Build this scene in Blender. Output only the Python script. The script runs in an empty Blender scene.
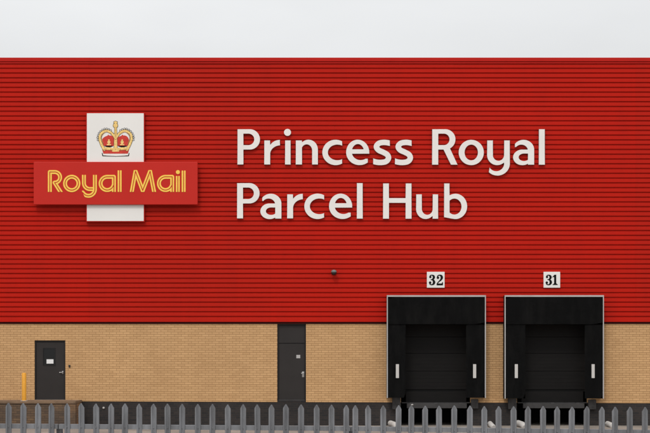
import bpy, bmesh, math, random
import numpy as np
from mathutils import Vector, Matrix
random.seed(7)
C = bpy.context.scene
R = math.radians

# ------------------------------------------------------------------ camera, world, sun, exposure
F, D, H, YH = 1520.0, 50.0, 2.61, 346.2          # focal length in photo pixels, distance to the wall, eye height, horizon row
cam = bpy.data.cameras.new('camera'); camo = bpy.data.objects.new('camera', cam)
C.collection.objects.link(camo); C.camera = camo
cam.sensor_width = 36.0; cam.lens = 36.0 * F / 650.0
cam.shift_y = (YH - 216.5) / 650.0
cam.clip_start = 0.5; cam.clip_end = 2000
camo.location = (0, -D, H); camo.rotation_euler = (R(90), 0, 0)

SUN = Vector((-0.26, -0.74, 1.0)).normalized()   # direction towards the sun
w = bpy.data.worlds.new('World'); C.world = w; w.use_nodes = True
nt = w.node_tree; nt.nodes.clear(); N = nt.nodes.new; L = nt.links.new
out = N('ShaderNodeOutputWorld'); bg = N('ShaderNodeBackground'); bg.inputs[1].default_value = 0.1
sky = N('ShaderNodeTexSky'); sky.sky_type = 'NISHITA'; sky.sun_disc = False
sky.sun_elevation = math.asin(SUN.z); sky.sun_rotation = math.atan2(SUN.x, SUN.y)
hs = N('ShaderNodeHueSaturation'); hs.inputs['Saturation'].default_value = 0.25
L(sky.outputs[0], hs.inputs['Color'])
tc = N('ShaderNodeTexCoord'); sp = N('ShaderNodeSeparateXYZ'); L(tc.outputs['Generated'], sp.inputs[0])
mr = N('ShaderNodeMapRange'); mr.inputs['From Min'].default_value = 0.0; mr.inputs['From Max'].default_value = 1.0
mr.inputs['To Min'].default_value = 5.0; mr.inputs['To Max'].default_value = 22.0; L(sp.outputs['Z'], mr.inputs['Value'])
noi = N('ShaderNodeTexNoise'); noi.inputs['Scale'].default_value = 3.2; noi.inputs['Detail'].default_value = 4
mp = N('ShaderNodeMapping'); mp.inputs['Scale'].default_value = (1, 1, 3.0); L(tc.outputs['Generated'], mp.inputs[0]); L(mp.outputs[0], noi.inputs['Vector'])
cl = N('ShaderNodeMapRange'); cl.inputs['From Min'].default_value = 0.3; cl.inputs['From Max'].default_value = 0.7
cl.inputs['To Min'].default_value = 0.93; cl.inputs['To Max'].default_value = 1.06; L(noi.outputs['Fac'], cl.inputs['Value'])
mu = N('ShaderNodeMath'); mu.operation = 'MULTIPLY'; L(mr.outputs[0], mu.inputs[0]); L(cl.outputs[0], mu.inputs[1])
vm = N('ShaderNodeVectorMath'); vm.operation = 'SCALE'; vm.inputs[0].default_value = (0.985, 1.0, 1.012); L(mu.outputs[0], vm.inputs['Scale'])
mx = N('ShaderNodeMixRGB'); mx.inputs[0].default_value = 0.92; L(hs.outputs[0], mx.inputs[1]); L(vm.outputs[0], mx.inputs[2])
L(mx.outputs[0], bg.inputs[0]); L(bg.outputs[0], out.inputs[0])

sl = bpy.data.lights.new('sun', 'SUN'); sl.energy = 1.22; sl.angle = R(11); sl.color = (1.0, 0.95, 0.88)
so = bpy.data.objects.new('sun', sl); C.collection.objects.link(so)
so.rotation_euler = SUN.to_track_quat('Z', 'Y').to_euler(); so.location = (-20, -40, 60)
C.view_settings.view_transform = 'Standard'; C.view_settings.look = 'None'
C.view_settings.exposure = 0.0; C.view_settings.gamma = 1.0; C.view_settings.use_curve_mapping = False

# ------------------------------------------------------------------ helpers
def at(px, py, d=D):
    return Vector(((px - 325) * d / F, d - D, H + (YH - py) * d / F))
def X(px, d=D): return (px - 325) * d / F
def Z(py, d=D): return H + (YH - py) * d / F

def empty(name, loc=(0, 0, 0), label=None, cat=None, group=None):
    o = bpy.data.objects.new(name, None); C.collection.objects.link(o); o.location = loc
    o.empty_display_size = 0.2
    return tag(o, label, cat, group)
def tag(o, label=None, cat=None, group=None, kind=None):
    if label: o['label'] = label
    if cat: o['category'] = cat
    if group: o['group'] = group
    if kind: o['kind'] = kind
    return o
def link(name, me, mat, parent=None):
    """mesh is in world coordinates; rebase it to its parent's location"""
    o = bpy.data.objects.new(name, me); C.collection.objects.link(o)
    for m in (mat if isinstance(mat, (list, tuple)) else [mat]): me.materials.append(m)
    if parent:
        o.parent = parent
        off = Vector((0, 0, 0)); p = parent
        while p: off += p.location; p = p.parent
        me.transform(Matrix.Translation(-off))
    else:                                           # origin at the centre of the footprint
        bb = [Vector(v.co) for v in me.vertices]
        c = Vector(((min(v.x for v in bb)+max(v.x for v in bb))/2, (min(v.y for v in bb)+max(v.y for v in bb))/2, min(v.z for v in bb)))
        me.transform(Matrix.Translation(-c)); o.location = c
    return o
def box(bm, x0, x1, y0, y1, z0, z1, bev=0.0, seg=2, mi=0):
    vs = [bm.verts.new((x, y, z)) for x in (x0, x1) for y in (y0, y1) for z in (z0, z1)]
    q = [(0,1,3,2),(4,6,7,5),(0,4,5,1),(2,3,7,6),(0,2,6,4),(1,5,7,3)]
    fs = [bm.faces.new([vs[i] for i in f]) for f in q]
    for f in fs: f.material_index = mi
    if bev > 0:
        es = list({e for f in fs for e in f.edges})
        bmesh.ops.bevel(bm, geom=es, offset=bev, segments=seg, affect='EDGES', profile=0.5)
    return fs
def done(bm, name, mat, parent=None, smooth=False):
    bmesh.ops.recalc_face_normals(bm, faces=bm.faces)
    me = bpy.data.meshes.new(name); bm.to_mesh(me); bm.free()
    if smooth:
        for p in me.polygons: p.use_smooth = True
        try: me.set_sharp_from_angle(angle=R(35))
        except Exception: pass
    return link(name, me, mat, parent)
def boxobj(name, mat, parent, x0, x1, y0, y1, z0, z1, bev=0.0):
    bm = bmesh.new(); box(bm, x0, x1, y0, y1, z0, z1, bev); return done(bm, name, mat, parent)
def tube(bm, pts, rad, n=16, cap=True):
    pts = [Vector(p) for p in pts]; rads = rad if isinstance(rad, (list, tuple)) else [rad]*len(pts)
    rings = []
    for i, p in enumerate(pts):
        t = (pts[min(i+1, len(pts)-1)] - pts[max(i-1, 0)]).normalized()
        a = t.cross(Vector((0, 0, 1)));
        if a.length < 1e-3: a = Vector((1, 0, 0))
        a.normalize(); b = a.cross(t).normalized()
        rings.append([bm.verts.new(p + (a*math.cos(2*math.pi*k/n) + b*math.sin(2*math.pi*k/n))*rads[i]) for k in range(n)])
    for r0, r1 in zip(rings, rings[1:]):
        for k in range(n): bm.faces.new((r0[k], r0[(k+1) % n], r1[(k+1) % n], r1[k]))
    if cap: bm.faces.new(rings[0]); bm.faces.new(rings[-1])
def wall_holes(bm, x0, x1, z0, z1, y0, y1, holes, zb=None):
    """a slab with rectangular holes; zb: function x -> bottom height"""
    xs = sorted({x0, x1, *[h[0] for h in holes], *[h[1] for h in holes]})
    for a, b in zip(xs, xs[1:]):
        hs_ = sorted([(h[2], h[3]) for h in holes if h[0] <= a + 1e-6 and h[1] >= b - 1e-6])
        z = z0
        for (ha, hb) in hs_ + [(z1, z1)]:
            if ha - z > 1e-4:
                fs = box(bm, a, b, y0, y1, z, ha)
                if zb and z == z0:
                    for v in {v for f in fs for v in f.verts}:
                        if abs(v.co.z - z0) < 1e-6: v.co.z = zb(v.co.x)
            z = max(z, hb)

# ------------------------------------------------------------------ materials
def mat(name, col, rough=0.6, spec=0.5, metal=0.0, var=0.0, scale=2.0, bump=0.0, bscale=40.0, stretch=(1, 1, 1), dirt=None):
    m = bpy.data.materials.new(name); m.use_nodes = True; t = m.node_tree; n = t.nodes; l = t.links
    b = n['Principled BSDF']; b.inputs['Roughness'].default_value = rough; b.inputs['Metallic'].default_value = metal
    b.inputs['Specular IOR Level'].default_value = spec
    rgb = n.new('ShaderNodeRGB'); rgb.outputs[0].default_value = (*col, 1); src = rgb.outputs[0]
    tc = n.new('ShaderNodeTexCoord'); mp = n.new('ShaderNodeMapping'); mp.inputs['Scale'].default_value = stretch
    geo = n.new('ShaderNodeNewGeometry'); l.new(geo.outputs['Position'], mp.inputs[0])
    if var:
        no = n.new('ShaderNodeTexNoise'); no.inputs['Scale'].default_value = scale; no.inputs['Detail'].default_value = 6
        l.new(mp.outputs[0], no.inputs['Vector'])
        r = n.new('ShaderNodeMapRange'); r.inputs['From Min'].default_value = 0.3; r.inputs['From Max'].default_value = 0.7
        r.inputs['To Min'].default_value = 1 - var; r.inputs['To Max'].default_value = 1 + var; l.new(no.outputs['Fac'], r.inputs['Value'])
        s = n.new('ShaderNodeVectorMath'); s.operation = 'SCALE'; l.new(src, s.inputs[0]); l.new(r.outputs[0], s.inputs['Scale']); src = s.outputs[0]
        rr = n.new('ShaderNodeMapRange'); rr.inputs['To Min'].default_value = max(0.05, rough - 0.12); rr.inputs['To Max'].default_value = min(1, rough + 0.12)
        l.new(no.outputs['Fac'], rr.inputs['Value']); l.new(rr.outputs[0], b.inputs['Roughness'])
    if dirt:
        dc, amt, dsc, dst = dirt
        mp2 = n.new('ShaderNodeMapping'); mp2.inputs['Scale'].default_value = dst; l.new(geo.outputs['Position'], mp2.inputs[0])
        no = n.new('ShaderNodeTexNoise'); no.inputs['Scale'].default_value = dsc; no.inputs['Detail'].default_value = 8; no.inputs['Roughness'].default_value = 0.65
        l.new(mp2.outputs[0], no.inputs['Vector'])
        r = n.new('ShaderNodeMapRange'); r.inputs['From Min'].default_value = 0.45; r.inputs['From Max'].default_value = 0.75
        r.inputs['To Min'].default_value = 0; r.inputs['To Max'].default_value = amt; l.new(no.outputs['Fac'], r.inputs['Value'])
        mx = n.new('ShaderNodeMixRGB'); mx.inputs[2].default_value = (*dc, 1); l.new(r.outputs[0], mx.inputs[0]); l.new(src, mx.inputs[1]); src = mx.outputs[0]
    l.new(src, b.inputs['Base Color'])
    if bump:
        no = n.new('ShaderNodeTexNoise'); no.inputs['Scale'].default_value = bscale; no.inputs['Detail'].default_value = 4
        l.new(mp.outputs[0], no.inputs['Vector'])
        bp = n.new('ShaderNodeBump'); bp.inputs['Strength'].default_value = bump; bp.inputs['Distance'].default_value = 0.02
        l.new(no.outputs['Fac'], bp.inputs['Height']); l.new(bp.outputs[0], b.inputs['Normal'])
    return m
def brick_mat(name, c1, c2, mortar, rough=0.85, var=0.12, zoff=0.0, dirt=None, msize=0.010, bumpd=0.006):
    m = bpy.data.materials.new(name); m.use_nodes = True; t = m.node_tree; n = t.nodes; l = t.links
    b = n['Principled BSDF']; b.inputs['Roughness'].default_value = rough; b.inputs['Specular IOR Level'].default_value = 0.25
    geo = n.new('ShaderNodeNewGeometry'); s = n.new('ShaderNodeSeparateXYZ'); l.new(geo.outputs['Position'], s.inputs[0])
    ad = n.new('ShaderNodeMath'); ad.operation = 'ADD'; l.new(s.outputs['X'], ad.inputs[0]); l.new(s.outputs['Y'], ad.inputs[1])
    az = n.new('ShaderNodeMath'); az.operation = 'ADD'; az.inputs[1].default_value = zoff; l.new(s.outputs['Z'], az.inputs[0])
    cb = n.new('ShaderNodeCombineXYZ'); l.new(ad.outputs[0], cb.inputs[0]); l.new(az.outputs[0], cb.inputs[1])
    br = n.new('ShaderNodeTexBrick'); br.offset = 0.5; br.inputs['Scale'].default_value = 1.0
    br.inputs['Brick Width'].default_value = 0.225; br.inputs['Row Height'].default_value = 0.075
    br.inputs['Mortar Size'].default_value = msize / 2; br.inputs['Mortar Smooth'].default_value = 0.15
    br.inputs['Color1'].default_value = (*c1, 1); br.inputs['Color2'].default_value = (*c2, 1); br.inputs['Mortar'].default_value = (*mortar, 1)
    l.new(cb.outputs[0], br.inputs['Vector'])
    no = n.new('ShaderNodeTexNoise'); no.inputs['Scale'].default_value = 0.8; no.inputs['Detail'].default_value = 7; no.inputs['Roughness'].default_value = 0.6
    l.new(geo.outputs['Position'], no.inputs['Vector'])
    r = n.new('ShaderNodeMapRange'); r.inputs['From Min'].default_value = 0.3; r.inputs['From Max'].default_value = 0.7
    r.inputs['To Min'].default_value = 1 - var; r.inputs['To Max'].default_value = 1 + var; l.new(no.outputs['Fac'], r.inputs['Value'])
    sc = n.new('ShaderNodeVectorMath'); sc.operation = 'SCALE'; l.new(br.outputs['Color'], sc.inputs[0]); l.new(r.outputs[0], sc.inputs['Scale']); src = sc.outputs[0]
    if dirt:
        dc, amt, dsc, dst = dirt
        mp2 = n.new('ShaderNodeMapping'); mp2.inputs['Scale'].default_value = dst; l.new(geo.outputs['Position'], mp2.inputs[0])
        nd = n.new('ShaderNodeTexNoise'); nd.inputs['Scale'].default_value = dsc; nd.inputs['Detail'].default_value = 8; l.new(mp2.outputs[0], nd.inputs['Vector'])
        rd = n.new('ShaderNodeMapRange'); rd.inputs['From Min'].default_value = 0.4; rd.inputs['From Max'].default_value = 0.65
        rd.inputs['To Max'].default_value = amt; l.new(nd.outputs['Fac'], rd.inputs['Value'])
        mx = n.new('ShaderNodeMixRGB'); mx.inputs[2].default_value = (*dc, 1); l.new(rd.outputs[0], mx.inputs[0]); l.new(src, mx.inputs[1]); src = mx.outputs[0]
    l.new(src, b.inputs['Base Color'])
    iv = n.new('ShaderNodeMath'); iv.operation = 'SUBTRACT'; iv.inputs[0].default_value = 1.0; l.new(br.outputs['Fac'], iv.inputs[1])
    bp = n.new('ShaderNodeBump'); bp.inputs['Strength'].default_value = 0.8; bp.inputs['Distance'].default_value = bumpd
    l.new(iv.outputs[0], bp.inputs['Height']); l.new(bp.outputs[0], b.inputs['Normal'])
    return m

M = dict(
    red=mat('red_cladding', (0.455, 0.0115, 0.0045), 0.50, 0.09, var=0.035, scale=0.35, stretch=(1, 1, 6), dirt=((0.30, 0.012, 0.007), 0.22, 0.9, (2.2, 1, 0.25))),
    redb=mat('red_cladding_faded', (0.437, 0.0122, 0.0050), 0.53, 0.09, var=0.035, scale=0.35, stretch=(1, 1, 6), dirt=((0.30, 0.012, 0.007), 0.25, 0.8, (2.2, 1, 0.25))),
    redtrim=mat('red_trim', (0.44, 0.012, 0.007), 0.5, 0.12, var=0.05, scale=1.5),
    drip=mat('dark_drip_strip', (0.045, 0.006, 0.005), 0.6, 0.1, var=0.1),
    signred=mat('sign_red', (0.50, 0.020, 0.013), 0.5, 0.18, var=0.025, scale=1.2),
    white=mat('sign_white', (0.76, 0.745, 0.72), 0.45, 0.4, var=0.02, scale=1.0),
    letter=mat('letter_white', (0.76, 0.735, 0.71), 0.5, 0.3, var=0.025, scale=1.5),
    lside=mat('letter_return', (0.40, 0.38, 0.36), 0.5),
    yellow=mat('sign_yellow', (0.88, 0.56, 0.085), 0.45, 0.4, var=0.05, scale=6),
    gold=mat('crown_gold', (0.80, 0.55, 0.19), 0.5, 0.4, var=0.25, scale=16),
    goldd=mat('crown_ochre', (0.42, 0.22, 0.06), 0.5, 0.4, var=0.2, scale=16),
    crownred=mat('crown_red', (0.55, 0.035, 0.02), 0.5, 0.4, var=0.15, scale=10),
    ink=mat('sign_black', (0.006, 0.006, 0.006), 0.7, 0.1),
    brick=brick_mat('buff_brick', (0.580, 0.350, 0.168), (0.505, 0.298, 0.139), (0.29, 0.156, 0.067), var=0.045, dirt=((0.40, 0.23, 0.108), 0.18, 0.7, (1, 1, 0.4))),
    plinth=brick_mat('blue_brick', (0.030, 0.025, 0.024), (0.018, 0.017, 0.018), (0.062, 0.045, 0.034), rough=0.6, var=0.25, msize=0.007),
    dirty=brick_mat('stained_brick', (0.17, 0.105, 0.060), (0.11, 0.072, 0.046), (0.07, 0.048, 0.034), var=0.3, dirt=((0.045, 0.036, 0.032), 0.85, 0.8, (1, 1, 1.6))),
    piermat=brick_mat('stained_buff_brick', (0.30, 0.165, 0.080), (0.20, 0.115, 0.060), (0.12, 0.07, 0.04), var=0.3, dirt=((0.06, 0.045, 0.035), 0.8, 1.2, (1, 1, 1))),
    concrete=mat('landing_concrete', (0.17, 0.110, 0.068), 0.85, 0.3, var=0.25, scale=3, bump=0.3),
    yard=mat('yard_concrete', (0.225, 0.195, 0.168), 0.9, 0.3, var=0.22, scale=0.9, bump=0.4, bscale=30, dirt=((0.16, 0.135, 0.115), 0.7, 0.5, (1, 0.5, 1))),
    door=mat('door_grey', (0.0225, 0.0190, 0.0180), 0.55, 0.3, var=0.12, scale=2),
    frame=mat('door_frame', (0.012, 0.011, 0.011), 0.5, 0.3, var=0.1),
    glass=mat('dark_glass', (0.006, 0.007, 0.008), 0.08, 0.5),
    paper=mat('white_notice', (0.72, 0.72, 0.72), 0.7),
    chrome=mat('satin_steel', (0.40, 0.39, 0.38), 0.4, 0.5, 0.6),
    fabric=mat('black_fabric', (0.0060, 0.0060, 0.0062), 0.8, 0.15, var=0.3, scale=3, bump=0.2, bscale=9, dirt=((0.022, 0.021, 0.020), 0.5, 1.6, (2.5, 1, 0.6))),
    docdoor=mat('dark_door_panel', (0.0075, 0.0068, 0.0066), 0.65, 0.15, var=0.2, scale=2, stretch=(1, 1, 4)),
    alu=mat('white_edging', (0.40, 0.385, 0.38), 0.5, 0.4, var=0.1),
    mark=mat('guide_mark', (0.52, 0.50, 0.48), 0.5),
    rubber=mat('bumper_rubber', (0.060, 0.057, 0.056), 0.85, 0.2, var=0.3, scale=8),
    steel=mat('leveller_steel', (0.035, 0.033, 0.033), 0.6, 0.4, var=0.25, scale=4),
    pit=mat('dark_pit', (0.012, 0.011, 0.011), 0.9, 0.1, var=0.2),
    galv=mat('galvanised_steel', (0.182, 0.188, 0.202), 0.6, 0.4, 0.15, var=0.28, scale=5.0, stretch=(1, 1, 0.35), dirt=((0.085, 0.083, 0.085), 0.7, 7.0, (1.5, 1.5, 0.3))),
    bollard=mat('yellow_paint', (0.68, 0.31, 0.025), 0.5, 0.4, var=0.1, scale=6),
    whitep=mat('white_paint', (0.46, 0.44, 0.42), 0.75, 0.3, var=0.2, scale=5, dirt=((0.3, 0.27, 0.24), 0.6, 5, (1, 1, 1))),
    grey=mat('camera_grey', (0.14, 0.14, 0.135), 0.4),
    black=mat('camera_black', (0.015, 0.014, 0.014), 0.35),
    roof=mat('roof_grey', (0.25, 0.25, 0.26), 0.7, var=0.1),
    dark=mat('dark_interior', (0.02, 0.02, 0.02), 0.9, 0.1, var=0.1),
)

# ------------------------------------------------------------------ outline engine: signed distance -> contour -> plate
def contours(f, x0, x1, y0, y1, st):
    xs = np.arange(x0, x1 + st, st) + 1e-4; ys = np.arange(y0, y1 + st, st) + 1e-4
    GX, GY = np.meshgrid(xs, ys); V = f(GX, GY)
    S = V < 0
    mixed = (S[:-1, :-1] != S[:-1, 1:]) | (S[:-1, :-1] != S[1:, :-1]) | (S[:-1, :-1] != S[1:, 1:])
    nxt = {}; pos = {}
    def ep(kind, j, i):
        k = (kind, j, i)
        if k not in pos:
            a = V[j, i]; b = V[j, i+1] if kind == 0 else V[j+1, i]; t = a / (a - b)
            pos[k] = (xs[i] + t*st, ys[j]) if kind == 0 else (xs[i], ys[j] + t*st)
        return k
    for j, i in np.argwhere(mixed):
        c = (S[j, i], S[j, i+1], S[j+1, i+1], S[j+1, i])
        e = [(0, j, i), (1, j, i+1), (0, j+1, i), (1, j, i)]       # edge k joins corner k and k+1
        outs = [k for k in range(4) if c[k] and not c[(k+1) % 4]]; ins = [k for k in range(4) if not c[k] and c[(k+1) % 4]]
        for o_ in outs:
            i_ = min(ins, key=lambda q: (o_ - q) % 4)
            nxt[ep(*e[i_])] = ep(*e[o_])
    loops = []; used = set()
    for s in list(nxt):
        if s in used: continue
        lp = []; k = s
        while k in nxt and k not in used: used.add(k); lp.append(pos[k]); k = nxt[k]
        if len(lp) > 6: loops.append(np.array(lp))
    return loops
def simplify(p, tol):
    keep = np.zeros(len(p), bool); n = len(p); m = int(np.argmax(((p - p[0])**2).sum(1)))
    keep[0] = keep[m] = True; q = np.vstack([p, p[:1]]); st = [(0, m), (m, n)]
    while st:
        a, b = st.pop()
        if b - a < 2: continue
        d = q[b] - q[a]; L_ = math.hypot(*d) + 1e-9; r = q[a+1:b] - q[a]
        dist = np.abs(r[:, 0]*d[1] - r[:, 1]*d[0]) / L_; k = int(dist.argmax())
        if dist[k] > tol: k += a + 1; keep[k] = True; st += [(a, k), (k, b)]
    return p[keep]
def plate(name, f, bounds, d, thick, material, parent, side=None, st=0.12, tol=0.02, bev=0.0, thin=0.0):
    """solid plate cut to the outline f(px, py) < 0; its back lies at distance d, its face `thick` nearer"""
    cu = bpy.data.curves.new('tmp', 'CURVE'); cu.dimensions = '2D'; cu.fill_mode = 'BOTH'
    df = d - thick; cx = (bounds[0]+bounds[1])/2; cy = (bounds[2]+bounds[3])/2; k = df / F
    for lp in contours(f, *bounds, st):
        lp = simplify(lp, tol)
        if len(lp) < 3: continue
        s = cu.splines.new('POLY'); s.points.add(len(lp) - 1); s.use_cyclic_u = True
        for q, (a, b) in zip(s.points, lp): q.co = ((a - cx)*k, (cy - b)*k, 0, 1)
    cu.extrude = thick/2 - bev; cu.bevel_depth = bev; cu.bevel_resolution = 1
    if bev: cu.offset = -bev - thin
    o = bpy.data.objects.new('tmp', cu); C.collection.objects.link(o)
    dg = bpy.context.evaluated_depsgraph_get(); me = bpy.data.meshes.new_from_object(o.evaluated_get(dg))
    bpy.data.objects.remove(o); bpy.data.curves.remove(cu); me.materials.clear()
    c = at(cx, cy, df)
    me.transform(Matrix(((1, 0, 0, c.x), (0, 0, -1, c.y + thick/2), (0, 1, 0, c.z), (0, 0, 0, 1))))
    me.name = name
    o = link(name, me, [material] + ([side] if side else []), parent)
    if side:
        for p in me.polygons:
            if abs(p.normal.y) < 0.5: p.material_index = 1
    return o
# primitives in photo pixels (y down)
def rect(x0, x1, y0, y1): return lambda x, y: np.maximum(np.maximum(x0 - x, x - x1), np.maximum(y0 - y, y - y1))
def ell(cx, cy, rx, ry): return lambda x, y: (np.sqrt(((x-cx)/rx)**2 + ((y-cy)/ry)**2) - 1) * min(rx, ry)
def U(*fs): return lambda x, y: np.minimum.reduce([f(x, y) for f in fs])
def I(*fs): return lambda x, y: np.maximum.reduce([f(x, y) for f in fs])
def NOT(f): return lambda x, y: -f(x, y)
def half(a, b, c): return lambda x, y: (a*x + b*y - c) / math.hypot(a, b)      # a x + b y < c is inside
def poly(pts):
    fs = []; n = len(pts); ar = sum(pts[i][0]*pts[(i+1) % n][1] - pts[(i+1) % n][0]*pts[i][1] for i in range(n))
    if ar < 0: pts = pts[::-1]
    for i in range(n):
        (ax, ay), (bx, by) = pts[i], pts[(i+1) % n]; dx, dy = bx-ax, by-ay
        fs.append(half(dy, -dx, dy*ax - dx*ay))
    return I(*fs)
def spline(pts, n=14):
    P = [pts[0]] + list(pts) + [pts[-1]]; out_ = []
    for i in range(1, len(P) - 2):
        p0, p1, p2, p3 = [np.array(q, float) for q in P[i-1:i+3]]
        for t in np.linspace(0, 1, n, endpoint=False):
            out_.append(0.5*((2*p1) + (p2-p0)*t + (2*p0-5*p1+4*p2-p3)*t*t + (-p0+3*p1-3*p2+p3)*t**3))
    out_.append(np.array(P[-2], float)); return out_
def dist(pts, butt=False):
    """distance to a polyline minus an interpolated radius held in a third coordinate (0 when absent)"""
    def f(x, y):
        best = np.full(x.shape, 1e9)
        for a, b in zip(pts, pts[1:]):
            dx, dy = b[0]-a[0], b[1]-a[1]; l2 = dx*dx + dy*dy + 1e-12
            t = np.clip(((x-a[0])*dx + (y-a[1])*dy)/l2, 0, 1); d_ = np.hypot(x-a[0]-t*dx, y-a[1]-t*dy)
            if len(a) > 2: d_ = d_ - (a[2] + t*(b[2]-a[2]))
            best = np.minimum(best, d_)
        return best
    return f
def grow(f, r): return lambda x, y: f(x, y) - r
def shift(f, dx, dy): return lambda x, y: f(x - dx, y - dy)

# ------------------------------------------------------------------ ground
bm = bmesh.new(); g = 400
xs = [-g, -60, -30, 0, 30, 60, g]; ys = [-g, -60, -40, -20, 0.5, 60, g]
vv = [[bm.verts.new((x, y, 0)) for x in xs] for y in ys]
for j in range(len(ys)-1):
    for i in range(len(xs)-1): bm.faces.new((vv[j][i], vv[j][i+1], vv[j+1][i+1], vv[j+1][i]))
me = bpy.data.meshes.new('ground'); bm.to_mesh(me); bm.free(); gr = link('ground', me, M['yard']); tag(gr, kind='structure')

# ------------------------------------------------------------------ the parcel hub building
WX0, WX1 = -27.0, 27.0
zt = Z(57.6, D-0.10); zc = Z(323.7, D-0.06); zb = lambda x: Z(401.0 + 2.2*(x*F/D + 325)/650)
B = empty('warehouse_building', (0, 0, 0), 'long red ribbed metal warehouse with buff brick lower wall, black doors and dark plinth', 'building')

# ribbed red cladding: one folded profile swept along the wall
P = 4.773; prof = []; dC = D - 0.06
y0 = Z(73.2, dC)                                   # middle of a groove
pitch = P*dC/F; k0 = -int((zt - y0)/pitch) ; nr = int((zt - zc)/pitch) + 2
zz = []
gtop = y0
while gtop + pitch < zt - 0.10: gtop += pitch
k = gtop
prof.append((zt - 0.012, -0.06))
while k > zc + 0.10:
    # going down: crown -> underside of crown -> valley -> sloping shelf -> next crown
    prof += [(k + 0.0250, -0.060), (k + 0.0230, -0.020), (k - 0.015, -0.018), (k - 0.0240, -0.0585)]
    prof += [(k - 0.068, -0.0600), (k - 0.0705, -0.0585), (k - 0.0735, -0.0600)]
    k -= pitch
prof += [(zc + 0.062, -0.06), (zc + 0.060, -0.018)]
bm = bmesh.new(); segx = []; x = X(271) - 6.0*6
while x < WX1 + 6: segx.append(x); x += 6.0
segx = [WX0] + [s for s in segx if WX0 + .5 < s < WX1 - .5] + [WX1]
for i, (a, b) in enumerate(zip(segx, segx[1:])):
    off = -0.0030 if i % 2 else 0.0
    lap = 0.012 if i % 2 else 0.0
    r0 = [bm.verts.new((a - lap, y + off, z)) for z, y in prof]; r1 = [bm.verts.new((b + lap, y + off, z)) for z, y in prof]
    for q in range(len(prof)-1): bm.faces.new((r0[q], r1[q], r1[q+1], r0[q+1])).material_index = (i*7) % 3 % 2
me = bpy.data.meshes.new('cladding'); bm.to_mesh(me); bm.free(); clad = link('cladding', me, [M['red'], M['redb']], B)
# top cap flashing, with a small step below it
bm = bmesh.new()
box(bm, WX0-0.05, WX1+0.05, -0.105, 0.3, Z(61.4, D-.105), zt, 0.006)
box(bm, WX0-0.04, WX1+0.04, -0.085, 0.0, Z(63.6, D-.085), Z(62.2, D-.085), 0.004)
done(bm, 'parapet_flashing', M['redtrim'], B)
# drip flashing at the foot of the cladding
bm = bmesh.new()
pr = [(zc+0.058, -0.012), (zc+0.020, -0.016), (zc+0.010, -0.022), (zc-0.004, -0.022), (zc-0.004, 0.02), (zc+0.058, 0.02)]
r0 = [bm.verts.new((WX0, y, z)) for z, y in pr]; r1 = [bm.verts.new((WX1, y, z)) for z, y in pr]
for q in range(len(pr)): bm.faces.new((r0[q], r0[(q+1) % 6], r1[(q+1) % 6], r1[q]))
bm.faces.new(r0); bm.faces.new(r1[::-1])
done(bm, 'drip_flashing', M['drip'], B)
# brick wall with its openings
zfl = Z(402.0)
H1 = (X(34.6), X(65.4), Z(400.2), Z(340.3)); H2 = (X(277.3), X(306.0), 0.72, zc - 0.006)
DK = [(X(400.9), X(471.0)), (X(516.9), X(588.3))]
holes = [H1, H2] + [(a, b, 0.72, zc - 0.006) for a, b in DK]
bm = bmesh.new(); wall_holes(bm, WX0, WX1, 0.72, zc - 0.0045, 0.0, 0.30, holes, zb)
done(bm, 'brick_wall', M['brick'], B)
# plinth of dark brick with the pits under the docks
PT = DK
xs = [WX0] + [v for p in PT for v in p] + [WX1]
for a, b in zip(xs[::2], xs[1::2]):
    bm = bmesh.new(); fs = box(bm, a, b, 0.012, 0.34, -0.05, 1.0)
    for vt in bm.verts:
        if vt.co.z > 0.5: vt.co.z = zb(vt.co.x) - 0.002
    done(bm, 'plinth', M['plinth'], B)
# buff brick return tabs beside the docks' foot hide in the shelter; rear shell and roof
bm = bmesh.new()
box(bm, WX0, WX0+0.25, 0.35, 40, -0.05, zt-0.3); box(bm, WX1-0.25, WX1, 0.35, 40, -0.05, zt-0.3); box(bm, WX0, WX1, 40.002, 40.25, -0.05, zt-0.3)
box(bm, WX0, WX1, 0.0, 0.30, zc+0.0, zt-0.015)
done(bm, 'side_wall', M['redtrim'], B)
boxobj('roof', M['roof'], B, WX0+0.26, WX1-0.26, 0.31, 39.99, zt-0.5, zt-0.35)
# dark rooms behind the dock openings and doors
bm = bmesh.new()
for a, b in PT:
    box(bm, a-0.2, b+0.2, 2.2, 2.3, -0.04, 3.6); box(bm, a-0.30, a-0.002, 0.345, 2.195, -0.04, 3.6); box(bm, b+0.002, b+0.30, 0.345, 2.195, -0.04, 3.6)
    box(bm, a-0.3, b+0.3, 0.35, 2.3, 3.605, 3.7)
done(bm, 'dock_pit', M['pit'], B)

# --- personnel door with a window
fr = bmesh.new(); x0, x1, z0, z1 = H1; t = 0.045
box(fr, x0, x0+t, 0.03, 0.14, z0, z1, .003); box(fr, x1-t, x1, 0.03, 0.14, z0, z1, .003); box(fr, x0+t, x1-t, 0.03, 0.14, z1-t, z1, .003)
lf = bmesh.new()
wx0, wx1, wz0, wz1 = X(43.2), X(54.6), Z(365.0), Z(348.4)
wall_holes(lf, x0+t+.004, x1-t-.004, z0+0.02, z1-t-.004, 0.055, 0.105, [(wx0, wx1, wz0, wz1)])
dr = done(lf, 'door', M['door'], B); dr['label'] = 'dark grey personnel door with small window and white notice'
done(fr, 'frame', M['frame'], dr)
boxobj('window_pane', M['glass'], dr, wx0-.001+.002, wx1-.001, 0.07, 0.078, wz0+.001, wz1-.001)
bm = bmesh.new()
for a, b, c, e in ((wx0-.02, wx0, wz0-.02, wz1+.02), (wx1, wx1+.02, wz0-.02, wz1+.02), (wx0, wx1, wz0-.02, wz0), (wx0, wx1, wz1, wz1+.02)):
    box(bm, a, b, 0.046, 0.056, c, e)
done(bm, 'window_bead', M['frame'], dr)
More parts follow.
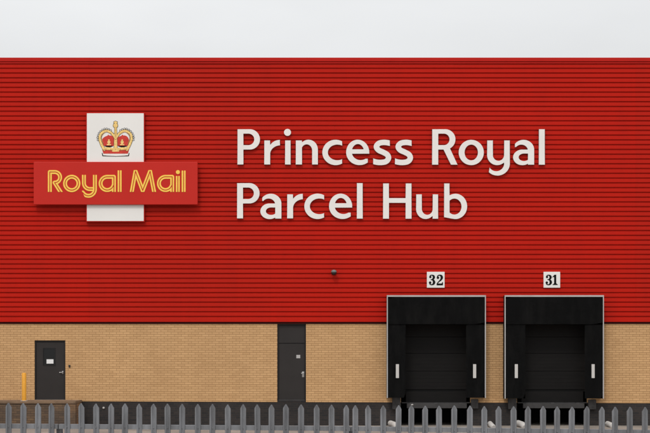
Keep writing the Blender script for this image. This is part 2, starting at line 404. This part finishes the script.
boxobj('notice', M['paper'], dr, X(46.2), X(53.1), 0.0645, 0.068, Z(363.6), Z(359.3))
bm = bmesh.new(); box(bm, X(61.9), X(63.1), 0.045, 0.056, Z(374), Z(371), .003)
tube(bm, [(X(62.6), 0.05, Z(372.3)), (X(62.6), 0.0, Z(372.3)), (X(62.3), -0.008, Z(372.3)), (X(59.3), -0.006, Z(372.5))], 0.014, 12)
done(bm, 'handle', M['chrome'], dr, True)
boxobj('threshold', M['chrome'], dr, x0+.002, x1-.002, 0.02, 0.12, z0+0.001, z0+0.018)
# --- tall flush door with a panel above
x0, x1, z0, z1 = H2; z0 = Z(400.7); zm = Z(343.4)
lf = bmesh.new(); box(lf, x0+.045, x1-.045, 0.075, 0.12, z0+.035, zm-.012, .003)
dr = done(lf, 'door', M['door'], B); dr['label'] = 'tall plain dark grey flush door with transom panel above'
fr = bmesh.new()
box(fr, x0, x0+.04, 0.04, 0.15, z0, z1-.002, .003); box(fr, x1-.04, x1, 0.04, 0.15, z0, z1-.002, .003); box(fr, x0+.04, x1-.04, 0.04, 0.15, z1-.045, z1-.002, .003)
box(fr, x0+.04, x1-.04, 0.10, 0.15, zm-.012, zm+.012)
done(fr, 'frame', M['frame'], dr)
boxobj('transom_panel', M['door'], dr, x0+.042, x1-.042, 0.072, 0.12, zm+.014, z1-.047, .003)
boxobj('notice', M['alu'], dr, X(296.3), X(300.2), 0.070, 0.0745, Z(358.2), Z(354.9))
bm = bmesh.new(); box(bm, X(302.0), X(304.2), 0.066, 0.0745, Z(377.2), Z(371.6), .003)
tube(bm, [(X(303.5), 0.07, Z(373)), (X(303.5), 0.03, Z(373)), (X(302.8), 0.025, Z(373.2)), (X(301.2), 0.028, Z(373.4))], 0.012, 12)
done(bm, 'handle', M['chrome'], dr, True)
boxobj('threshold', M['steel'], dr, x0+.041, x1-.041, 0.03, 0.13, z0+.001, z0+.034, .003)
boxobj('step', M['plinth'], dr, x0+.001, x1-.001, 0.013, 0.29, Z(401.9)+.001, z0-.001)
# --- sectional dock doors
for (a, b), lb in zip(DK, ('under number 32', 'under number 31')):
    bm = bmesh.new(); rows = [324.5, 337, 353.3, 371.2, 389.6]
    for q in range(4):
        zA, zB = Z(rows[q+1], D+.2), Z(rows[q], D+.2)
        box(bm, a+.002, b-.002, 0.24, 0.29, zA+.005, zB-.005, .005)
        for s in range(1, 5):
            zs = zA + (zB-zA)*s/5
            box(bm, a+.05, b-.05, 0.236, 0.2405, zs-.006, zs+.006)
    box(bm, a+.002, b-.002, 0.292, 0.298, Z(391), zc-.01)
    dd = done(bm, 'dock_door', M['docdoor'], B); dd['label'] = 'closed dark sectional dock door ' + lb
    boxobj('bottom_panel', M['docdoor'], dd, a+.17, b-.14, 0.15, 0.20, Z(402.3), Z(391.6), .006)
    boxobj('bottom_seal', M['ink'], dd, a+.01, b-.01, 0.24, 0.285, Z(391.5, D+.2), Z(389.8, D+.2))

# ------------------------------------------------------------------ dock shelters
def shelter(L0, R0, lc, rc, marks, ybot, label, grp='black dock shelters'):
    dp = 0.45; d = D - dp; yf = -dp
    t = empty('dock_shelter', (X((L0+R0)/2), 0, Z(398)), label, 'dock shelter', grp)
    zT = Z(295.2, d); zB = Z(ybot, d); zh = Z(324.2, d); xl, xr = X(L0, d), X(R0, d)
    e = 0.034
    bm = bmesh.new()
    box(bm, xl, xl+e, yf-.012, yf+.03, zB, zT, .004); box(bm, xr-e, xr, yf-.012, yf+.03, zB, zT, .004)
    box(bm, xl+e, xr-e, yf-.012, yf+.03, zT-e-.02, zT, .004)
    done(bm, 'edge_frame', M['alu'], t)
    def curtain(name, a, b, z0, z1, yy, seed):
        rnd = random.Random(seed); bm = bmesh.new(); nx, nz = 10, 16
        g_ = [[bm.verts.new((a+(b-a)*i/nx, yy + (rnd.uniform(-.0025, .0025) if 0 < i < nx and 0 < j < nz else 0), z0+(z1-z0)*j/nz)) for i in range(nx+1)] for j in range(nz+1)]
        for j in range(nz):
            for i in range(nx): bm.faces.new((g_[j][i], g_[j][i+1], g_[j+1][i+1], g_[j+1][i]))
        bmesh.ops.solidify(bm, geom=bm.faces[:], thickness=0.012)
        return done(bm, name, M['fabric'], t, True)
    xa, xb = X(lc, d), X(rc, d)
    curtain('side_curtain', xl+e+.001, xa, Z(ybot-.3, d), zh+.10, yf+.012, L0); curtain('side_curtain', xb, xr-e-.001, Z(ybot-.3, d), zh+.10, yf+.012, R0)
    curtain('head_curtain', xl+e+.001, xr-e-.001, zh, zT-e-.021, yf-.012, L0+R0)
    bm = bmesh.new()                               # fabric returns back to the wall
    box(bm, xl+.004, xl+.03, yf+.032, 0.0-.001, zB, min(zc-.01, zT)); box(bm, xl+.004, xl+.03, yf+.032, -.088, zc-.01, zT-.005)
    box(bm, xr-.03, xr-.004, yf+.032, 0.0-.001, zB, zc-.01); box(bm, xr-.03, xr-.004, yf+.032, -.088, zc-.01, zT-.005)
    box(bm, xl+.03, xr-.03, yf+.032, -.088, zT-.03, zT-.005)
    done(bm, 'return_panel', M['fabric'], t)
    for m in marks:
        boxobj('guide_mark', M['mark'], t, X(m-1.55, d), X(m+1.55, d), yf-.012, yf-.0015, Z(378.0, d), Z(364.2, d), .002)
    return t
shelter(386.8, 485.9, 405.6, 466.2, (397.4, 474.6), 398.0, 'black dock shelter with white edging under plate 32, nearer the tall flush door')
shelter(504.6, 603.9, 525.3, 584.8, (516.3, 593.1), 398.7, 'black dock shelter with white edging under plate 31, farthest to the right')
# brick reveals behind the curtains are covered by the shelters; leveller lips and bumpers below
for (a, b), (p, q), n in zip(DK, PT, ('dock 32, the dock nearer the tall flush door', 'dock 31, the rightmost dock')):
    lv = empty('dock_leveller', ((a+b)/2, -0.05, 0.66), 'dark steel leveller lip of ' + n, 'dock leveller', 'dock levellers')
    d = D - 0.12
    boxobj('lip', M['steel'], lv, a+.19, b-.15, -0.14, 0.0, Z(408.2, d), Z(403.4, d), .008)
    boxobj('deck', M['steel'], lv, a+.03, b-.03, 0.002, 2.19, Z(403.2), Z(402.4))
    for s in (0.15, 0.5, 0.85):
        bm = bmesh.new(); xx = a + (b-a)*s; tube(bm, [(xx-.05, -.02, Z(403.2)), (xx+.05, -.02, Z(403.2))], .018, 10)
        done(bm, 'hinge', M['steel'], lv, True)
BW = [(392.4, 400.6, 397.3, 409.4, 'at the left edge of dock 32, leftmost of the four', 0.13), (471.2, 478.3, 399.2, 408.6, 'just left of the brick pier between the two docks', .13),
      (508.2, 516.6, 398.6, 409.2, 'just right of the brick pier between the two docks', .13), (588.6, 596.2, 399.6, 409.4, 'at the right edge of dock 31, rightmost of the four', .13)]
for a, b, c, e, wh, dp in BW:
    d = D - dp; o = boxobj('dock_bumper', M['rubber'], None, X(a, d), X(b, d), -dp, -0.0 + .01, Z(e, d), Z(c, d), .012)
    tag(o, 'worn grey dock bumper ' + wh, 'bumper', 'dock bumpers')
# white wheel guides on the yard
for a, b, top, wh in ((388.2, 396.8, 0.19, 'at the left foot of dock 32, leftmost of the four'), (487.6, 493.2, .17, 'below the brick pier between the docks'), (515.8, 524.4, .20, 'in front of the dark pit of dock 31'), (605.0, 613.0, .17, 'at the right foot of dock 31, rightmost of the four')):
    bm = bmesh.new(); r = top/2
    P0 = Vector((X(a+2.4, 49.6), -0.42, r)); P1 = Vector((X(b-2.0, 48.9), -1.15, r*0.85)); P2 = Vector((X(b+.5, 48.7), -1.42, 0.0))
    pts = []
    for i in range(13):
        u = i/12; pts.append(P0*(1-u)**2 + (P1*2)*u*(1-u) + P2*u*u if False else (P0.lerp(P1, u/0.7) if u < .7 else P1.lerp(P2, (u-.7)/.3)))
    tube(bm, [P0 + Vector((0, .05, -.02))] + pts, [r*.7] + [r]*len(pts), 20)
    o = done(bm, 'wheel_guide', M['whitep'], None, True)
    tag(o, 'short white wheel guide ' + wh, 'wheel guide', 'white wheel guides by the docks')

# ------------------------------------------------------------------ landing, bollard and small wall fittings
ld = empty('door_landing', (X(30), -0.7, 0), 'stained brown brick landing in front of the windowed door', 'landing')
dL = D - 1.25
bm = bmesh.new(); box(bm, WX0+8, X(75.3, dL), -1.25, 0.010, -0.05, Z(402.6, dL)-.03); done(bm, 'base', M['dirty'], ld)
bm = bmesh.new(); box(bm, WX0+8-.02, X(75.6, dL), -1.28, -0.002, Z(402.6, dL)-.029, Z(402.0, dL)+.03, .006); done(bm, 'slab', M['concrete'], ld)
bm = bmesh.new(); box(bm, X(66.2, dL-.02), X(75.4, dL-.02), -1.262, 0.008, -0.05, Z(402.6, dL)-.031); done(bm, 'pier', M['piermat'], ld)
zl = Z(402.0, dL)+.03
dB = D - 1.1; bx = X(24.1, dB); r = 0.070
bm = bmesh.new(); tube(bm, [(bx, -1.1, zl), (bx, -1.1, Z(373.6, dB)), (bx, -1.1, Z(373.1, dB)), (bx, -1.1, Z(372.8, dB))], [r, r, r*.86, r*.4], 28)
o = empty('bollard', (bx, -1.1, zl), 'yellow steel bollard standing on the landing left of the windowed door', 'bollard')
done(bm, 'post', M['bollard'], o, True)
boxobj('base_plate', M['whitep'], o, bx-.10, bx+.10, -1.20, -1.0, zl, zl+.014, .003)
bm = bmesh.new(); box(bm, X(68.7), X(70.4), -0.03, 0.0, Z(367.3), Z(364.9), .004); tube(bm, [(X(69.5), -.029, Z(366)), (X(69.5), -.042, Z(366))], .012, 12)
o = done(bm, 'door_bell', M['black']); tag(o, 'tiny dark bell push on the buff brick right of the windowed door', 'door bell')
bm = bmesh.new(); tube(bm, [(X(103.6), .012, Z(407.8)), (X(103.6), -.02, Z(407.8)), (X(103.6), -.028, Z(407.8))], [.034, .034, .022], 18)
o = done(bm, 'pipe_outlet', M['whitep'], None, True); tag(o, 'tiny white round pipe outlet on the dark plinth near the landing', 'pipe outlet')
# wall camera
cx, cz = X(333.9, D-.2), Z(272.2, D-.2)
o = empty('security_camera', (cx, -0.06, cz), 'small dark security camera fixed on the red cladding below the lettering', 'security camera')
boxobj('mounting_plate', M['black'], o, cx-.075, cx+.075, -.085, -.058, cz-.075, cz+.075, .008)
bm = bmesh.new(); tube(bm, [(cx, -.085, cz+.02), (cx, -.16, cz+.03), (cx, -.2, cz+.02)], .03, 14); done(bm, 'arm', M['black'], o, True)
bm = bmesh.new(); bmesh.ops.create_uvsphere(bm, u_segments=24, v_segments=16, radius=.088)
for v in bm.verts: v.co = Vector((v.co.x, v.co.y, v.co.z)) + Vector((cx, -.23, cz-.012))
done(bm, 'dome', M['black'], o, True)
bm = bmesh.new(); tube(bm, [(cx, -.23, cz-.002), (cx, -.23, cz+.03), (cx, -.23, cz+.075)], [.094, .092, .05], 24); done(bm, 'hood', M['grey'], o, True)

# ------------------------------------------------------------------ lettering "Princess Royal / Parcel Hub"
g = {}
g['P'] = (I(U(rect(237.2, 249.8, 129, 149.8), I(ell(249.8, 139.4, 10.4, 10.4), half(-1, 0, -249.6)), rect(237.2, 243.6, 129, 164.8)),
            NOT(U(rect(243.6, 248.5, 133.9, 144.9), I(ell(248.5, 139.4, 5.5, 5.5), half(-1, 0, -248.4))))), (235, 263, 127, 167))
g['r'] = (U(rect(264, 270.4, 140.2, 164.8), I(ell(279.7, 150.4, 11.2, 10.7), NOT(ell(280.5, 154.2, 10.1, 8.6)), rect(270.2, 280.2, 138, 153.6))), (262, 283, 137, 167))
g['i'] = (U(rect(284.8, 290.9, 140.2, 164.8), ell(287.5, 132.4, 3.75, 3.75)), (282, 293, 126, 167))
g['n'] = (U(rect(295.5, 302.2, 140.2, 164.8), rect(311.9, 318.1, 149.3, 164.8),
            I(ell(308.5, 149.6, 9.6, 10.1), NOT(U(ell(306.7, 150.6, 5.2, 6.0), rect(301.5, 311.9, 150.6, 166))), rect(302.1, 319, 138, 150.6))), (293, 321, 137, 167))
g['c'] = (I(ell(335.6, 152.45, 13.5, 12.95), NOT(ell(337.4, 152.45, 9.3, 7.6)), half(1, 0, 342.4),
            NOT(rect(340.0, 350, 146.0, 158.9))), (320, 345, 137, 168))
g['e'] = (U(I(ell(357.7, 152.4, 11.8, 12.9), NOT(ell(357.9, 152.6, 6.1, 8.3)), half(0, 1, 152.5)),
            I(rect(349, 369.5, 149.1, 154.0), ell(357.7, 152.4, 11.85, 12.9)),
            I(ell(359.6, 152.4, 13.7, 12.95), NOT(ell(360.6, 152.0, 8.6, 7.9)), rect(340, 368.1, 152.3, 168), NOT(rect(356, 372, 154.0, 158.5)))), (343, 372, 137, 168))
sc = spline([(415.5, 144.6), (411.5, 143.2), (406.2, 142.4), (400.9, 143.3), (398.2, 146.6), (400.3, 150.1), (405.0, 152.3), (409.0, 154.7), (410.3, 158.2), (407.8, 161.5), (402.4, 162.5), (397.0, 161.9), (392.5, 160.3)])
g['s'] = (I(grow(dist(sc), 2.95), rect(394.7, 413.4, 138, 168), NOT(rect(411.9, 415, 138, 152))), (392, 416, 137, 168))
g['R'] = (U(I(U(rect(431.9, 445.3, 129, 149.8), I(ell(445.3, 139.4, 10.4, 10.4), half(-1, 0, -445.1)), rect(431.9, 438.5, 129, 165)),
              NOT(U(rect(438.5, 443.9, 133.9, 144.9), I(ell(443.9, 139.4, 5.4, 5.5), half(-1, 0, -443.8))))),
            poly([(442.0, 147.0), (449.6, 147.0), (457.9, 165.0), (450.9, 165.0)])), (429, 461, 127, 168))
g['o'] = (I(ell(471.3, 152.5, 12.8, 12.9), NOT(ell(471.3, 152.5, 6.45, 7.6))), (456, 487, 137, 168))
g['y'] = (U(rect(486.9, 493.2, 140.2, 155), rect(503.9, 510.1, 140.2, 164), I(ell(497.2, 155, 10.3, 10.4), half(0, -1, -154.9), half(1, 0, 504), NOT(ell(498.5, 154.9, 5.4, 5.7))),
            I(ell(497.5, 163.5, 12.6, 12.35), NOT(ell(496.3, 163.3, 7.7, 7.7)), half(0, -1, -163.4), half(-1, -0.2, -489.4-0.2*168))), (484, 513, 137, 179))
g['a'] = (U(rect(527.8, 534.4, 149.6, 165), I(ell(523.6, 149.8, 10.85, 10.2), NOT(ell(521.4, 150.8, 6.4, 5.9)), rect(514.8, 534.4, 138, 150.4), NOT(rect(512, 518.6, 147.3, 152))),
            I(U(ell(522.4, 157.4, 9.5, 8.05), rect(522.4, 528, 149.4, 154)), NOT(U(I(ell(524.0, 157.3, 5.1, 3.5), half(1, 0, 527.8)), rect(524, 527.8, 153.8, 160.8 - 1.2))), half(1, 0, 528))), (510, 537, 137, 168))
g['l'] = (rect(538.7, 545.1, 129, 165), (536, 548, 127, 168))
g['H'] = (U(rect(382.8, 389.2, 183.2, 219), rect(405.4, 411.8, 183.2, 219), rect(389, 405.6, 197.9, 203.1)), (380, 414, 181, 221))
g['u'] = (U(rect(415.9, 422.1, 194.1, 209), rect(432.4, 438.4, 194.1, 219), I(ell(425.6, 208.9, 9.75, 10.35), half(0, -1, -208.8), half(1, 0, 432.6), NOT(ell(427.3, 208.7, 5.25, 5.9)))), (413, 441, 191, 221))
g['b'] = (I(U(rect(443.9, 449.8, 183.2, 206), rect(443.9, 455.6, 206, 212), ell(455.5, 206.4, 11.9, 12.9), I(rect(443.9, 449.8, 205, 217.6))), half(-1, 0, -443.9),
            NOT(I(ell(454.4, 206.6, 6.9, 7.75), half(-1, 0, -449.7)))), (441, 470, 181, 222))
g['b'] = (U(g['b'][0], rect(443.9, 449.8, 183.2, 217.4), poly([(443.9, 214.5), (452.5, 214.5), (452.5, 219.05), (443.9, 217.4)])), g['b'][1])
line = [('P',0,0),('r',0,0),('i',0,0),('n',0,0),('c',0,0),('e',0,0),('s',-21.8,0),('s',0,0),('R',0,0),('o',0,0),('y',0,0),('a',0,0),('l',0,0),
        ('P',-.4,53.9),('a',-252.8,53.9),('r',22.9,53.9),('c',-18.0,53.9),('e',-17.1,53.9),('l',-182.1,53.9),('H',0,0),('u',0,0),('b',0,0)]
S = empty('name_lettering', (X(390), -0.09, Z(219)), 'raised white lettering reading Princess Royal Parcel Hub on the red cladding', 'lettering')
dl = D - 0.064
for ch, dx, dy in line:
    f, b = g[ch]
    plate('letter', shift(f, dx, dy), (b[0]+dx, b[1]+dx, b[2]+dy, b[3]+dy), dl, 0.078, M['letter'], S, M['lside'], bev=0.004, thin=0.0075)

# ------------------------------------------------------------------ Royal Mail sign
S = empty('cross_shaped_sign', (X(115), -0.09, Z(222)), 'cross shaped Royal Mail sign, white upright panel with crown and red crossbar with yellow lettering', 'sign')
def pbox(name, m, x0, x1, y0, y1, db, th, bev=0.0):
    d = D - db - th; return boxobj(name, m, S, X(x0, d), X(x1, d), -(db+th), -db, Z(y1, d), Z(y0, d), bev)
pbox('upright_tray', M['redtrim'], 86.0, 144.6, 112.4, 221.9, 0.072, 0.11, .006)
up = pbox('upright_panel', M['white'], 86.9, 143.7, 113.3, 221.0, 0.1825, 0.006, .002)
rb = pbox('crossbar', M['signred'], 33.6, 197.6, 161.8, 204.6, 0.19, 0.09, .012)
dW = D - 0.282
def stroke(*paths):
    fs = [dist(p) for p in paths]; return U(*fs)
def arc(cx, cy, rx, ry, a0, a1, n=26):
    return [(cx + rx*math.cos(R(a0 + (a1-a0)*i/n)), cy + ry*math.sin(R(a0 + (a1-a0)*i/n))) for i in range(n+1)]
def two(f, *clips, w=1.95, gp=0.42):
    return I(lambda x, y: np.abs(f(x, y) - (w+gp)/2) - (w-gp)/2, *clips)
T, Bl, XH = 170.1, 191.9, 174.9
rm = []
c1 = dist([(49.8, 196), (49.8, T+1.95), (54.9, T+1.95)] + arc(54.9, 177.35, 5.2, 5.3, -90, 90) + [(54.6, 182.6), (62.6, 195.2)])
rm.append((I(two(c1), half(0, 1, Bl)), (46, 66, 168, 193)))
ringo = dist(arc(71.75, 183.45, 6.7, 6.7, 0, 360, 48)); rm.append((two(ringo), (61, 82, 173, 194)))
c2 = dist([(83.9, 170), (83.9, 183.1)] + arc(89.9, 183.1, 6.0, 6.0, 180, 90, 14) + [(93.6, 189.1)])
c3 = dist([(94.9, 170), (94.9, 189.3)] + arc(88.4, 189.3, 6.5, 6.5, 0, 150, 24))
yy = U(I(two(c2), half(1, 0, 93.2)), two(c3))
rm.append((I(yy, half(0, -1, -XH), half(-1, 0.45, -82.3 + 0.45*191.8)), (80, 99, 173, 200)))
ca = dist([(113.9, 195), (113.9, 176.85), (107.2, 176.85)] + arc(107.2, 183.45, 6.6, 6.6, 270, 20, 40) )
aa = I(two(ca), half(0, 1, Bl)); rm.append((aa, (96, 118, 173, 194)))
rm.append((I(two(dist([(119.6, 165), (119.6, 199)])), rect(110, 130, T+.3, Bl)), (116, 123, 168, 194)))
rm.append((I(two(dist([(131.0, 196), (135.5, 171.3), (142.7, 190.6), (150.1, 171.3), (154.9, 196)])), rect(125, 160, T, Bl)), (128, 158, 168, 194)))
rm.append((shift(aa, 58.3, 0), (154.3, 176.3, 173, 194)))
rm.append((U(I(two(dist([(177.8, 165), (177.8, 199)])), rect(170, 190, 176.0, Bl)), ell(177.9, 172.1, 2.0, 2.0)), (174, 181, 168, 194)))
rm.append((I(two(dist([(183.6, 165), (183.6, 199)])), rect(170, 190, T+.5, Bl)), (180, 187, 168, 194)))
for f, b in rm: plate('letter', f, b, dW+.003, 0.010, M['yellow'], rb, st=0.1, tol=0.012)

# crown, drawn in the coordinates of its own small field and scaled to photo pixels
def K(f): return lambda x, y: f((x - 95)*9.214, (y - 115)*9.214)/9.214
def circ(x, y, r_): return ell(x, y, r_, r_)
archL = dist(spline([(86, 318, 12), (60, 270, 11), (43, 215, 10), (58, 168, 10), (105, 146, 10), (150, 165, 10), (182, 205, 9)], 8))
archR = dist(spline([(294, 318, 12), (320, 270, 11), (337, 215, 10), (322, 168, 10), (275, 146, 10), (230, 165, 10), (198, 205, 9)], 8))
stem = U(dist([(190, 70, 9), (190, 130, 9), (190, 200, 13), (190, 295, 15)]), circ(189, 97, 21), circ(189, 68, 11), rect(174, 205, 62, 74))
body = poly([(62, 275), (318, 275), (302, 372), (74, 372)])
outline = U(grow(archL, 3.2), grow(archR, 3.2), grow(stem, 3.5), grow(body, 3))
pe = [(28+i*0, 0) for i in range(0)]
pearlsL = [(26, 230), (23, 208), (28, 187), (37, 167), (51, 150), (68, 137), (88, 128), (108, 127), (128, 132), (146, 142)]
pearls = pearlsL + [(380-x, y) for x, y in pearlsL]
capL = dist(spline([(84, 262, 22), (92, 232, 26), (122, 214, 24), (150, 222, 28), (165, 262, 22)], 8))
capR = shift(capL, 130, 0)
capfill = U(capL, capR, circ(122, 188, 6), circ(252, 188, 6), rect(66, 178, 235, 285), rect(202, 314, 235, 285))
cr = empty('tmp', (0, 0, 0)); bpy.data.objects.remove(cr)
dU = D - 0.1895
crown = plate('crown', K(U(capfill, poly([(66, 318), (314, 318), (303, 356), (77, 356)]))), (95, 137, 115, 162), dU, 0.004, M['crownred'], up, st=.1, tol=.012)
# sub-sub parts stay at this level: every colour of the crown is a plate of its own on the upright panel
def lay(name, f, th, m, bd=None): plate(name, K(f), bd or (94, 138, 114, 163), dU, th, m, up, st=0.09, tol=0.010)
ring = lambda f, r0, r1: (lambda x, y: np.maximum(f(x, y) - r1, r0 - f(x, y)))
lay('crown_outline', U(ring(archL, -1, 3.4), ring(archR, -1, 3.4), ring(stem, -1, 3.4), *[ring(circ(x, y, 6.0), -1, 3.2) for x, y in pearls],
                       dist([(66, 352, 3), (72, 374, 5), (110, 379, 2), (190, 381, 1.5), (270, 379, 2), (308, 374, 5), (314, 352, 3)]),
                       dist([(95, 286, 4), (125, 292, 9), (160, 286, 4)]), dist([(218, 286, 4), (253, 292, 9), (288, 286, 4)])), 0.005, M['ink'])
lay('crown_gold', U(archL, archR, stem, dist([(72, 304, 8), (130, 310, 12), (190, 318, 14), (250, 310, 12), (308, 304, 8)]),
                    U(circ(128, 250, 14), circ(128, 232, 8), rect(120, 136, 240, 276), rect(108, 148, 268, 278)), U(circ(250, 250, 14), circ(250, 232, 8), rect(242, 258, 240, 276), rect(230, 270, 268, 278)),
                    dist([(165, 330, 8), (215, 330, 8)])), 0.007, M['gold'])
lay('crown_shading', U(dist(spline([(70, 262), (54, 212), (70, 172), (105, 152), (148, 172)], 8)) and grow(dist(spline([(76, 262), (60, 212), (74, 176), (107, 156), (146, 174)], 8)), 2.2),
                       grow(dist(spline([(304, 262), (320, 212), (306, 176), (273, 156), (234, 174)], 8)), 2.2),
                       grow(dist([(190, 120), (190, 205)]), 2.0), grow(dist([(82, 318), (140, 324), (160, 322)]), 2.5), grow(dist([(298, 318), (240, 324), (220, 322)]), 2.5),
                       *[circ(x, 318, 4) for x in (100, 145, 190, 235, 280)], circ(190, 225, 5)), 0.009, M['goldd'])
for x, y in pearls: lay('crown_pearl', circ(x, y, 5.2), 0.008, M['white'], (95+(x-9)/9.214, 95+(x+9)/9.214, 115+(y-9)/9.214, 115+(y+9)/9.214))
lay('crown_base', dist([(80, 366, 6.5), (190, 371, 6.5), (300, 366, 6.5)]), 0.008, M['white'])

# ------------------------------------------------------------------ dock number plates
def v(*p, n=8): return dist(spline(list(p), n))
def three(x, y, s): # unit glyph 60 wide, 96 tall
    f = U(v((10, 22, 4), (14, 9, 4), (28, 3.5, 3.5), (44, 12, 8), (47, 25, 9.5), (40, 39, 7), (28, 45, 3.5), (20, 45.5, 2.5)),
          v((28, 45, 3), (42, 52, 7), (49, 68, 10.5), (44, 84, 8), (28, 92.5, 3.8), (12, 87, 4), (7, 74, 4)), circ(14, 21, 9.5), circ(12, 73, 10.5))
    return lambda a, b: f((a-x)/s, (b-y)/s)*s
def twog(x, y, s):
    f = U(v((12, 27, 4), (13, 11, 4), (29, 3.5, 4), (45, 11, 8.5), (50, 27, 10), (42, 45, 7), (24, 62, 4), (10, 78, 3.5), (6, 90, 3)),
          circ(15, 27, 10.5), rect(5, 58, 80, 95), poly([(50, 80), (54, 68), (60, 68), (60, 90)]))
    f = I(f, NOT(circ(30, 66, 0.1)))
    return lambda a, b: f((a-x)/s, (b-y)/s)*s
def oneg(x, y, s):
    f = U(rect(21, 39, 4, 94), rect(8, 52, 90, 95.5), poly([(4, 22), (22, 2), (39, 0), (39, 14), (21, 20)]), v((21, 84, 3), (16, 91, 3), (8, 93, 2)), v((39, 84, 3), (44, 91, 3), (52, 93, 2)))
    return lambda a, b: f((a-x)/s, (b-y)/s)*s
for x0, x1, gl, nm, wh in ((426.9, 444.6, (three(428.8, 274.7, .108), twog(436.3, 274.7, .110)), '32', 'above the dock nearer the tall flush door'), (543.6, 560.2, (three(545.5, 274.7, .108), oneg(552.0, 274.7, .106)), '31', 'above the rightmost dock')):
    d = D - .10
    t = empty('dock_number_plate', (X((x0+x1)/2), -.09, Z(288)), 'square white number plate reading %s %s' % (nm, wh), 'number plate', 'dock number plates')
    boxobj('plate', M['white'], t, X(x0, d), X(x1, d), -.10, -.062, Z(287.7, d), Z(271.8, d), .004)
    for f in gl:
        f = grow(f, 0.10); b = (x0-2, x1+2, 270, 289); o = plate('numeral', f, b, D-.0995, .006, M['ink'], t, st=.06, tol=.008)

# ------------------------------------------------------------------ palisade fence in the foreground
px_ = [8.5, 23.3, 38.0, 51.4, 67.1, 81.2, 96.0, 111.1, 125.0, 139.1, 153.5, 167.4, 182.2, 197.8, 212.5, 227.7, 243.1, 257.2, 271.5, 285.9, 301.1, 316.7, 331.5, 346.3, 355.3, 368.0,
       383.2, 398.7, 411.4, 425.2, 439.0, 454.3, 470.0, 484.3, 498.6, 513.6, 528.0, 543.1, 557.2, 572.0, 586.9, 601.9, 615.1, 629.9, 645.0]
px_ = [px_[0] - 14.7*i for i in range(12, 0, -1)] + px_ + [px_[-1] + 14.7*i for i in range(1, 13)]
dF = 16.3; yF = dF - D
FN = empty('palisade_fence', (0, yF, 0), 'grey galvanised steel palisade fence of pointed pales in the foreground', 'fence')
ry = lambda px: np.interp(px, [-240, 58, 351, 644, 900], [422.4, 424.2, 426.4, 430.0, 432.0])
rnd = random.Random(3)
for i, p in enumerate(px_):
    tilt = rnd.uniform(-.008, .008); wd = 0.0315 + rnd.uniform(-.001, .001); c = X(p, dF)
    top = Z(402.0 + 0.0066*p + rnd.uniform(-.35, .35), dF); yaw = rnd.uniform(-.07, .07)
    # W section: lips, ribs and central valley
    sec = [(-wd, 0.010), (-wd*.93, -0.004), (-wd*.62, -0.010), (-wd*.40, -0.010), (-wd*.18, 0.001), (wd*.18, 0.001), (wd*.40, -0.010), (wd*.62, -0.010), (wd*.93, -0.004), (wd, 0.010)]
    bm = bmesh.new(); rows = []
    def topz(x): 
        a = abs(x)/wd; return top - 0.052*a**1.12
    for z_f in (0, 1):
        for lay_ in (0.0, 0.003):
            row = []
            for sx, sy in sec:
                z = 0.03 if z_f == 0 else topz(sx)
                xx = sx*math.cos(yaw) - sy*math.sin(yaw); yy_ = sy*math.cos(yaw) + sx*math.sin(yaw)
                row.append(bm.verts.new((c + xx + tilt*(z-top), yF + yy_ + lay_, z)))
            rows.append(row)
    n = len(sec)
    for q in range(n-1):
        bm.faces.new((rows[0][q], rows[0][q+1], rows[2][q+1], rows[2][q])); bm.faces.new((rows[1][q], rows[3][q], rows[3][q+1], rows[1][q+1]))
        bm.faces.new((rows[2][q], rows[2][q+1], rows[3][q+1], rows[3][q])); bm.faces.new((rows[0][q], rows[1][q], rows[1][q+1], rows[0][q+1]))
    for q in (0, n-1): bm.faces.new((rows[0][q], rows[2][q], rows[3][q], rows[1][q]))
    zr = Z(ry(p) + 2.6, dF)                         # bolt head on the upper rail
    tube(bm, [(c, yF+.003, zr), (c, yF-.006, zr)], .008, 6)
    done(bm, 'pale', M['galv'], FN)
ends = [-235, 58, 351, 644, 885]
for a, b in zip(ends, ends[1:]):
    for lo in (0, 1):
        bm = bmesh.new(); xa, xb = X(a, dF)+.006, X(b, dF)-.006
        za, zb_ = (Z(ry(a), dF), Z(ry(b), dF)) if not lo else (.30, .30)
        for (y0_, y1_, t0, t1) in ((yF+.012, yF+.017, 0, -.050), (yF+.017, yF+.062, 0, -.005)):
            fs = box(bm, xa, xb, y0_, y1_, -1, 1)
            for vt in {vt for f in fs for vt in f.verts}:
                base = za if abs(vt.co.x - xa) < 1e-5 else zb_
                vt.co.z = base + (t0 if vt.co.z > 0 else t1)
        done(bm, 'rail', M['galv'], FN)
for a in ends:
    x0 = X(a, dF); zt_ = Z(ry(a)+1.0, dF); bm = bmesh.new()
    box(bm, x0-.028, x0+.028, yF+.064, yF+.070, 0, zt_); box(bm, x0-.028, x0+.028, yF+.148, yF+.154, 0, zt_); box(bm, x0-.003, x0+.003, yF+.070, yF+.148, 0, zt_-.002)
    done(bm, 'post', M['galv'], FN)
# scrap of white plastic caught on one point
bm = bmesh.new(); c = at(412.2, 404.7, dF)
bmesh.ops.create_icosphere(bm, subdivisions=2, radius=.010)
for v_ in bm.verts: v_.co = Vector((v_.co.x*1.25 + .004*math.sin(v_.co.z*400), v_.co.y*.8, v_.co.z*.62)) + Vector((c.x, yF-.002, c.z))
o = done(bm, 'plastic_scrap', M['whitep'], None, True); tag(o, 'tiny scrap of white plastic caught on a fence point in front of dock 32', 'litter')
